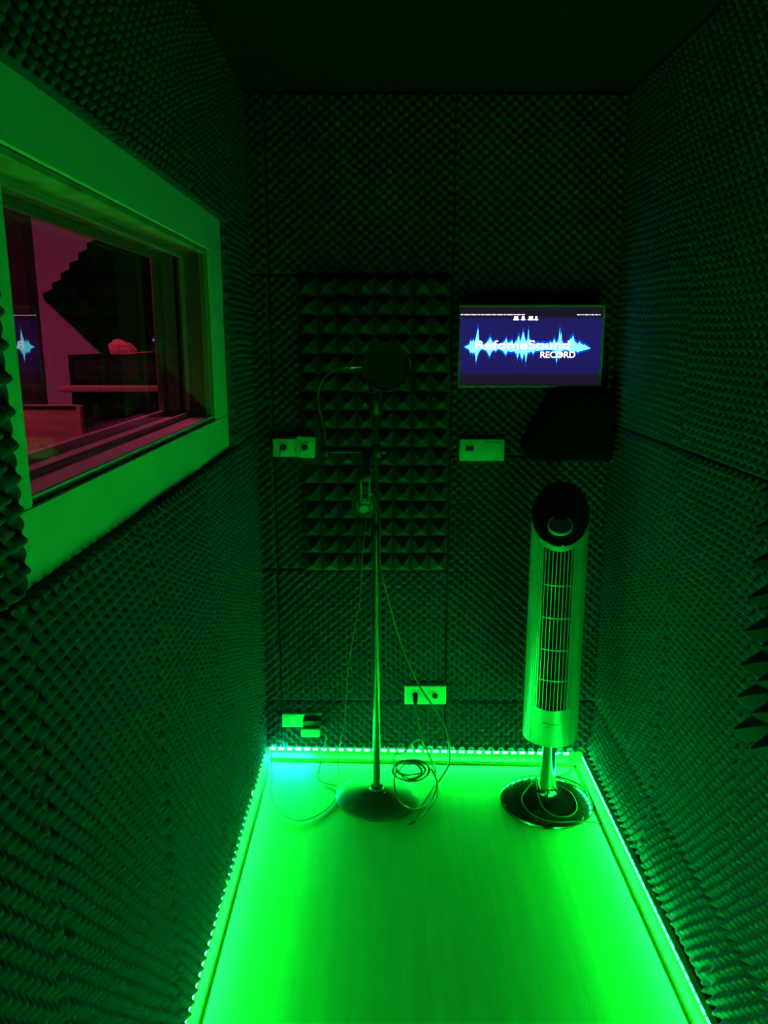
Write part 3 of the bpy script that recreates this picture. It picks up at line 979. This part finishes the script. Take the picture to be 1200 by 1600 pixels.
MB().tube(spline(pts, 3), 0.0028, 8).build('coil', 'cable_pale', pc)
# the loop that stands up from the coil
MB().tube(spline([cc + Vector((-.062, .012, .006)), cc + Vector((-.060, .05, .03)), Vector((0.075, 2.645, .090)), Vector((0.115, 2.665, .125)), Vector((0.136, 2.665, .130)), Vector((0.155, 2.655, .105)),
                  Vector((0.176, 2.625, .060)), Vector((0.190, 2.575, .030)), Vector((0.193, 2.52, .012)), Vector((0.165, 2.43, .006)), Vector((0.125, 2.36, .005)), Vector((0.092, 2.335, .005))]), 0.0028, 8).build('lead', 'cable_pale', pc)

# ================================================================== tower fan
FX, FY = 0.572, 2.462
fan = tag(empty('tower_fan', (FX, FY, 0)), 'silver tower fan with slatted grille and glossy black round base', 'tower fan')
MB().lathe([(0, 0), (.158, 0), (.162, .004), (.160, .010), (.148, .017), (.115, .026), (.07, .033), (.032, .037), (.026, .042), (0, .042)], (FX, FY, 0.0005), seg=64).build('base', 'black_gloss', fan)
MB().lathe([(0, .040), (.034, .040), (.031, .060), (.029, .12), (.024, .185), (.022, .225), (.022, .262), (0, .262)], (FX, FY, 0), seg=36).build('post', 'chrome', fan)
FACE = math.atan2(-FY, -FX) + R(1.0)         # the grille faces the camera side of the room
BR_, Z0, ZS, ZF = 0.092, 0.262, 1.072, 0.955
TILT = (ZS - ZF) / BR_ * 0.62               # slanted cut of the top


def ztop(a):
    """height of the slanted cut at angle a from the front"""
    return 1.040 - 0.085 * math.cos(a)


def fan_pt(a, z, r=BR_):
    return Vector((FX + r * math.cos(FACE + a), FY + r * math.sin(FACE + a), z))


def shell(name, mat, a0, a1, r, zlo, zhi, n=24, th=0.004):
    """piece of cylinder wall between two angles; zlo and zhi are functions of the angle"""
    vs, fs = [], []
    for k in range(n + 1):
        a = a0 + (a1 - a0) * k / n
        vs += [fan_pt(a, zlo(a), r), fan_pt(a, zhi(a), r), fan_pt(a, zhi(a), r - th), fan_pt(a, zlo(a), r - th)]
    for k in range(n):
        for q in range(4):
            l = (q + 1) % 4
            fs.append((4 * k + q, 4 * k + l, 4 * k + 4 + l, 4 * k + 4 + q))
    fs += [(0, 1, 2, 3), (4 * n + 3, 4 * n + 2, 4 * n + 1, 4 * n)]
    return MB().faces(vs, fs).build(name, mat, fan)


GA = R(31)                                   # half width of the grille
SA = R(92)                                   # half width of the silver front
bot = lambda a: Z0
GZ0 = 0.392
gtop = lambda a: ztop(a) - 0.012 - 0.004 * math.cos(a)
shell('front_shell', 'silver', -SA, -GA - R(15), BR_, bot, ztop, 18)
shell('front_shell', 'silver', GA + R(15), SA, BR_, bot, ztop, 18)
shell('lower_panel', 'silver', -GA - R(15) + .012, GA + R(15) - .012, BR_ - .0008, bot, lambda a: GZ0 + 0.010 * (1 - math.cos(a)) * 3, 24)
shell('top_band', 'silver', -GA - R(15) + .012, GA + R(15) - .012, BR_ - .0008, gtop, ztop, 24)
shell('back_shell', 'black_plastic', SA + .004, 2 * math.pi - SA - .004, BR_ - .001, bot, ztop, 40)
MB().lathe([(0, Z0 + .004), (BR_ - .014, Z0 + .004), (BR_ - .014, .93), (0, .93)], (FX, FY, 0), seg=36).build('inner_drum', 'black_matte', fan)
MB().lathe([(0, Z0 + .0005), (BR_ - .0045, Z0 + .0005), (BR_ - .0045, Z0 + .0035), (0, Z0 + .0035)], (FX, FY, 0), seg=36).build('bottom_plate', 'black_plastic', fan)
# fluted strips either side of the grille
for sgn in (-1, 1):
    for k in range(3):
        a = sgn * (GA + R(1.8) + R(5.0) * k)
        a0_, a1_ = a - R(1.6), a + R(1.6)
        shell('flute', 'silver', a0_ + sgn * R(.8), a1_ + sgn * R(.8), BR_ - .001, lambda a: GZ0 + .0002 + 0.010 * (1 - math.cos(a)) * 3, gtop, 3, .005)
    shell('flute_backing', 'grey_plastic', sgn * (GA + R(8)) - R(7), sgn * (GA + R(8)) + R(7), BR_ - .005, lambda a: GZ0, gtop, 6, .002)
# vertical slats and the curved cross ribs
NS = 8
for k in range(NS):
    a = -GA + 2 * GA * (k + .5) / NS
    shell('slat', 'silver', a - R(.75), a + R(.75), BR_ - .001, lambda a: GZ0 + .0002 + 0.010 * (1 - math.cos(a)) * 3, gtop, 1, .005)
for zr in (0.825, 0.715, 0.605, 0.498):
    shell('cross_rib', 'silver', -GA, GA, BR_ - .0025, lambda a, zr=zr: zr - .0018, lambda a, zr=zr: zr + .0018, 14, .003)
# slanted black control top with its round display
n = 48
vs = []
for k in range(n):
    a = 2 * math.pi * k / n
    vs.append(fan_pt(a, ztop(a) - .004, BR_ - .004))
for k in range(n):
    a = 2 * math.pi * k / n
    vs.append(fan_pt(a, ztop(a) + .004, BR_ - .0005))
for k in range(n):
    a = 2 * math.pi * k / n
    vs.append(fan_pt(a, ztop(a) + .010 - .003 * 0, BR_ - .006))
zc = 1.040
for k in range(n):
    a = 2 * math.pi * k / n
    vs.append(fan_pt(a, 1.040 - 0.085 * .5 * math.cos(a) + .022, BR_ * .5))
vs.append(Vector((FX, FY, zc + .026)))
fs = [tuple(range(n))[::-1]]
for s in range(3):
    for k in range(n):
        l = (k + 1) % n
        fs.append((s * n + k, s * n + l, (s + 1) * n + l, (s + 1) * n + k))
for k in range(n):
    fs.append((3 * n + k, 3 * n + (k + 1) % n, 4 * n))
cap = MB().faces(vs, fs).build('control_top', 'black_gloss', fan)
slope = math.atan2(0.085, BR_) * 0.80
dn = Vector((math.cos(FACE) * math.sin(slope), math.sin(FACE) * math.sin(slope), math.cos(slope)))
dc = fan_pt(0, 1.040 - .085 * .58 + .0235, BR_ * .56)
q = dn.to_track_quat('Z', 'Y').to_matrix().to_4x4() @ Matrix.Diagonal((1.45, 1.45, 1, 1))
MB().lathe([(0, .004), (.0245, .004), (.0245, -.008), (0, -.008)], dc, seg=40, mat=q).build('display', material('dark_display', (0.05, 0.05, 0.05), 0.5, noise=(80, .3, (1, 1, 1))), cap)
MB().lathe([(.0245, -.006), (.0272, -.006), (.0275, .004), (.026, .006), (.0245, .005), (.0245, -.006)], dc, seg=40, mat=q).build('display_ring', 'silver', cap)
# faint printed maker's mark on the lower panel
b = MB()
for (a0_, a1_, z, h) in [(-16, -13.5, .345, .006), (-12.8, -11, .3445, .0055), (-10.4, -7.8, .344, .0065), (-5.8, -3.4, .343, .0065), (-2.8, -1.2, .342, .005), (-.6, 1.0, .342, .0042), (1.6, 3.2, .342, .0042),
                          (3.7, 5.2, .341, .0055), (5.8, 7.4, .342, .0042), (8.0, 9.6, .342, .0042), (10.2, 12.4, .342, .0042), (13, 15.5, .342, .004), (-12, -2, .3335, .0015), (0, 11, .333, .0015), (-9, 9, .327, .001)]:
    a0r, a1r = R(a0_), R(a1_)
    r = BR_ - .0003
    b.faces([fan_pt(a0r, z, r), fan_pt(a1r, z, r), fan_pt(a1r, z + h, r), fan_pt(a0r, z + h, r)], [(0, 1, 2, 3)])
b.build('printed_mark', 'print', fan, smooth=False)
# mains cord of the fan, looped over its base
fb = lambda px, py, z: at(px, py, Z=z)
cord = [(FX + .045, FY + .235, .080), (FX + .085, FY + .225, .060), fb(897, 1190, .012), fb(893, 1203, .005), fb(880, 1211, .006), fb(862, 1213, .028), fb(838, 1214, .038), fb(828, 1228, .036), fb(816, 1246, .031),
        fb(820, 1260, .029), fb(832, 1272, .026), fb(850, 1281, .023), fb(875, 1284, .020), fb(900, 1284, .014), fb(922, 1284, .010), fb(935, 1286, .0045), fb(942, 1287, .004)]
MB().tube(spline(cord), 0.0026, 8).build('power_cord', 'cable', fan)
cord2 = [fb(838, 1216, .0395), fb(841, 1240, .037), fb(846, 1257, .034), fb(858, 1270, .029), fb(875, 1276, .026), fb(893, 1273, .026), fb(901, 1262, .028), fb(896, 1245, .032), fb(884, 1233, .036), fb(868, 1226, .040), fb(862, 1226, .0405)]
MB().tube(spline(cord2), 0.0024, 8).build('power_cord', 'cable', fan)
cord3 = [fb(866, 1212, .034), fb(890, 1219, .028), fb(911, 1230, .020), fb(920, 1248, .014), fb(921, 1262, .012), fb(914, 1272, .014), fb(909, 1282, .012)]
MB().tube(spline(cord3), 0.0030, 8).build('power_cord', 'cable', fan)

# ================================================================== control room furniture seen through the window
# wedge foam panel hung as a diamond on the pink wall
dm = tag(empty('wedge_foam_panel', (-1.32, CY1, 1.80)), 'dark ridged foam panel hung as a diamond on the pink wall', 'foam panel')
S = 0.62
NW = 9
b = MB()
prof = [(0, 0), (S, 0), (S, .03)]
for k in range(NW, 0, -1):
    prof += [((k - .5) * S / NW, .095), ((k - 1) * S / NW, .03)]
m4 = Matrix.Translation((-1.32, CY1 - .001, 1.80)) @ Matrix.Rotation(R(-45), 4, 'Y') @ Matrix.Translation((-S / 2, 0, -S / 2))
b.prism(prof, lambda a, c: m4 @ Vector((a, -c, 0)), lambda a, c: m4 @ Vector((a, -c, S)))
b.build('ridged_sheet', 'black_matte', dm, smooth=False)
# cabinet with wooden top, black rack unit on it
cb = tag(empty('control_cabinet', (-1.06, 3.4, 0)), 'dark tall cabinet with reddish wooden top seen through the window', 'cabinet')
MB().box((-1.28, 3.22, 0), (-0.66, 3.75, 1.385), bevel=.004).build('body', 'black_matte', cb)
MB().box((-1.315, 3.17, 1.386), (-0.645, 3.77, 1.412), bevel=.006).build('top', 'walnut', cb)
for k in range(2):
    d_ = MB().box((-1.275 + .31 * k, 3.204, .1), (-0.975 + .31 * k, 3.219, 1.36), bevel=.003).build('door', 'black_matte', cb)
    MB().lathe([(0, 0), (.01, 0), (.012, .012), (0, .016)], (-1.0 + .05 * k, 3.204, .9), axis='Y', seg=16).build('knob', 'black_plastic', d_)
ru = tag(empty('rack_unit', (-1.0, 3.4, 1.412)), 'long black equipment box on the wooden top', 'equipment box')
MB().box((-1.275, 3.20, 1.4125), (-0.70, 3.60, 1.533), bevel=.004).build('case', 'black_matte', ru)
for k in range(4):
    MB().box((-1.25 + .14 * k, 3.197, 1.43), (-1.13 + .14 * k, 3.2005, 1.515), bevel=.001, seg=1).build('front_plate', 'black_plastic', ru, smooth=False)
cp = tag(empty('red_cap', (-1.07, 3.28, 1.5335)), 'small crumpled red cap lying on the long black box', 'cap')
# crown: soft dome with folded panels
vs, fs = [], []
rings = [(0.046, 0.0), (0.050, 0.018), (0.043, 0.038), (0.024, 0.054)]
rs = random.Random(11)
for (r, h) in rings:
    for k in range(7):
        a = 2 * math.pi * k / 7 + .25
        rr = r * rs.uniform(.86, 1.14)
        vs.append(Vector((-1.075 + rr * math.cos(a) * 1.12 - h * .22, 3.28 + rr * math.sin(a), 1.535 + h * rs.uniform(.88, 1.1))))
vs.append(Vector((-1.090, 3.28, 1.597)))
for s_ in range(3):
    for k in range(7):
        l = (k + 1) % 7
        fs.append((7 * s_ + k, 7 * s_ + l, 7 * s_ + 7 + l, 7 * s_ + 7 + k))
for k in range(7):
    fs.append((21 + k, 21 + (k + 1) % 7, 28))
fs.append(tuple(range(7))[::-1])
MB().faces(vs, fs).build('crown', 'red_cloth', cp, smooth=False)
bp = []
for k in range(13):
    a = -R(75) + R(150) * k / 12
    bp.append((-1.035 + .090 * math.cos(a), 3.275 + .045 * math.sin(a)))
bp = [(-1.035, 3.232)] + bp + [(-1.035, 3.318)]
MB().prism(bp, lambda a, c: Vector((a, c, 1.5365 + .006 * math.sin((a + 1.03) * 20))), lambda a, c: Vector((a, c, 1.5405 + .006 * math.sin((a + 1.03) * 20)))).build('brim', 'red_cloth', cp, smooth=False)
dv = tag(empty('small_device', (-0.945, 3.3, 1.533)), 'small dark gadget with a blue light on the long black box', 'gadget')
MB().box((-0.972, 3.33, 1.5335), (-0.922, 3.37, 1.605), bevel=.006).build('body', 'black_plastic', dv)
MB().lathe([(0, 0), (.004, 0), (.004, .002), (0, .003)], (-0.962, 3.3295, 1.592), axis='Y', seg=14).build('indicator', 'blue_dot', dv)
MB().tube(spline([(-0.930, 3.35, 1.60), (-0.926, 3.35, 1.64), (-0.924, 3.35, 1.69)], 3), .003, 8).build('aerial', 'grey_plastic', dv)
# upright wooden board nearer the glass
lc = tag(empty('wooden_panel', (-1.26, 2.9, 0)), 'upright brown wooden board just beyond the near end of the window', 'board')
MB().box((-1.46, 2.885, 0), (-1.1325, 2.905, 1.352), bevel=.002, mat=None).build('board', 'walnut', lc)
MB().box((-1.132, 2.878, 0), (-1.118, 2.912, 1.355), bevel=.003).build('edge_post', 'walnut', lc)
MB().box((-1.46, 2.880, 1.3525), (-1.1325, 2.910, 1.358), bevel=.001, seg=1).build('top_rail', 'walnut', lc)
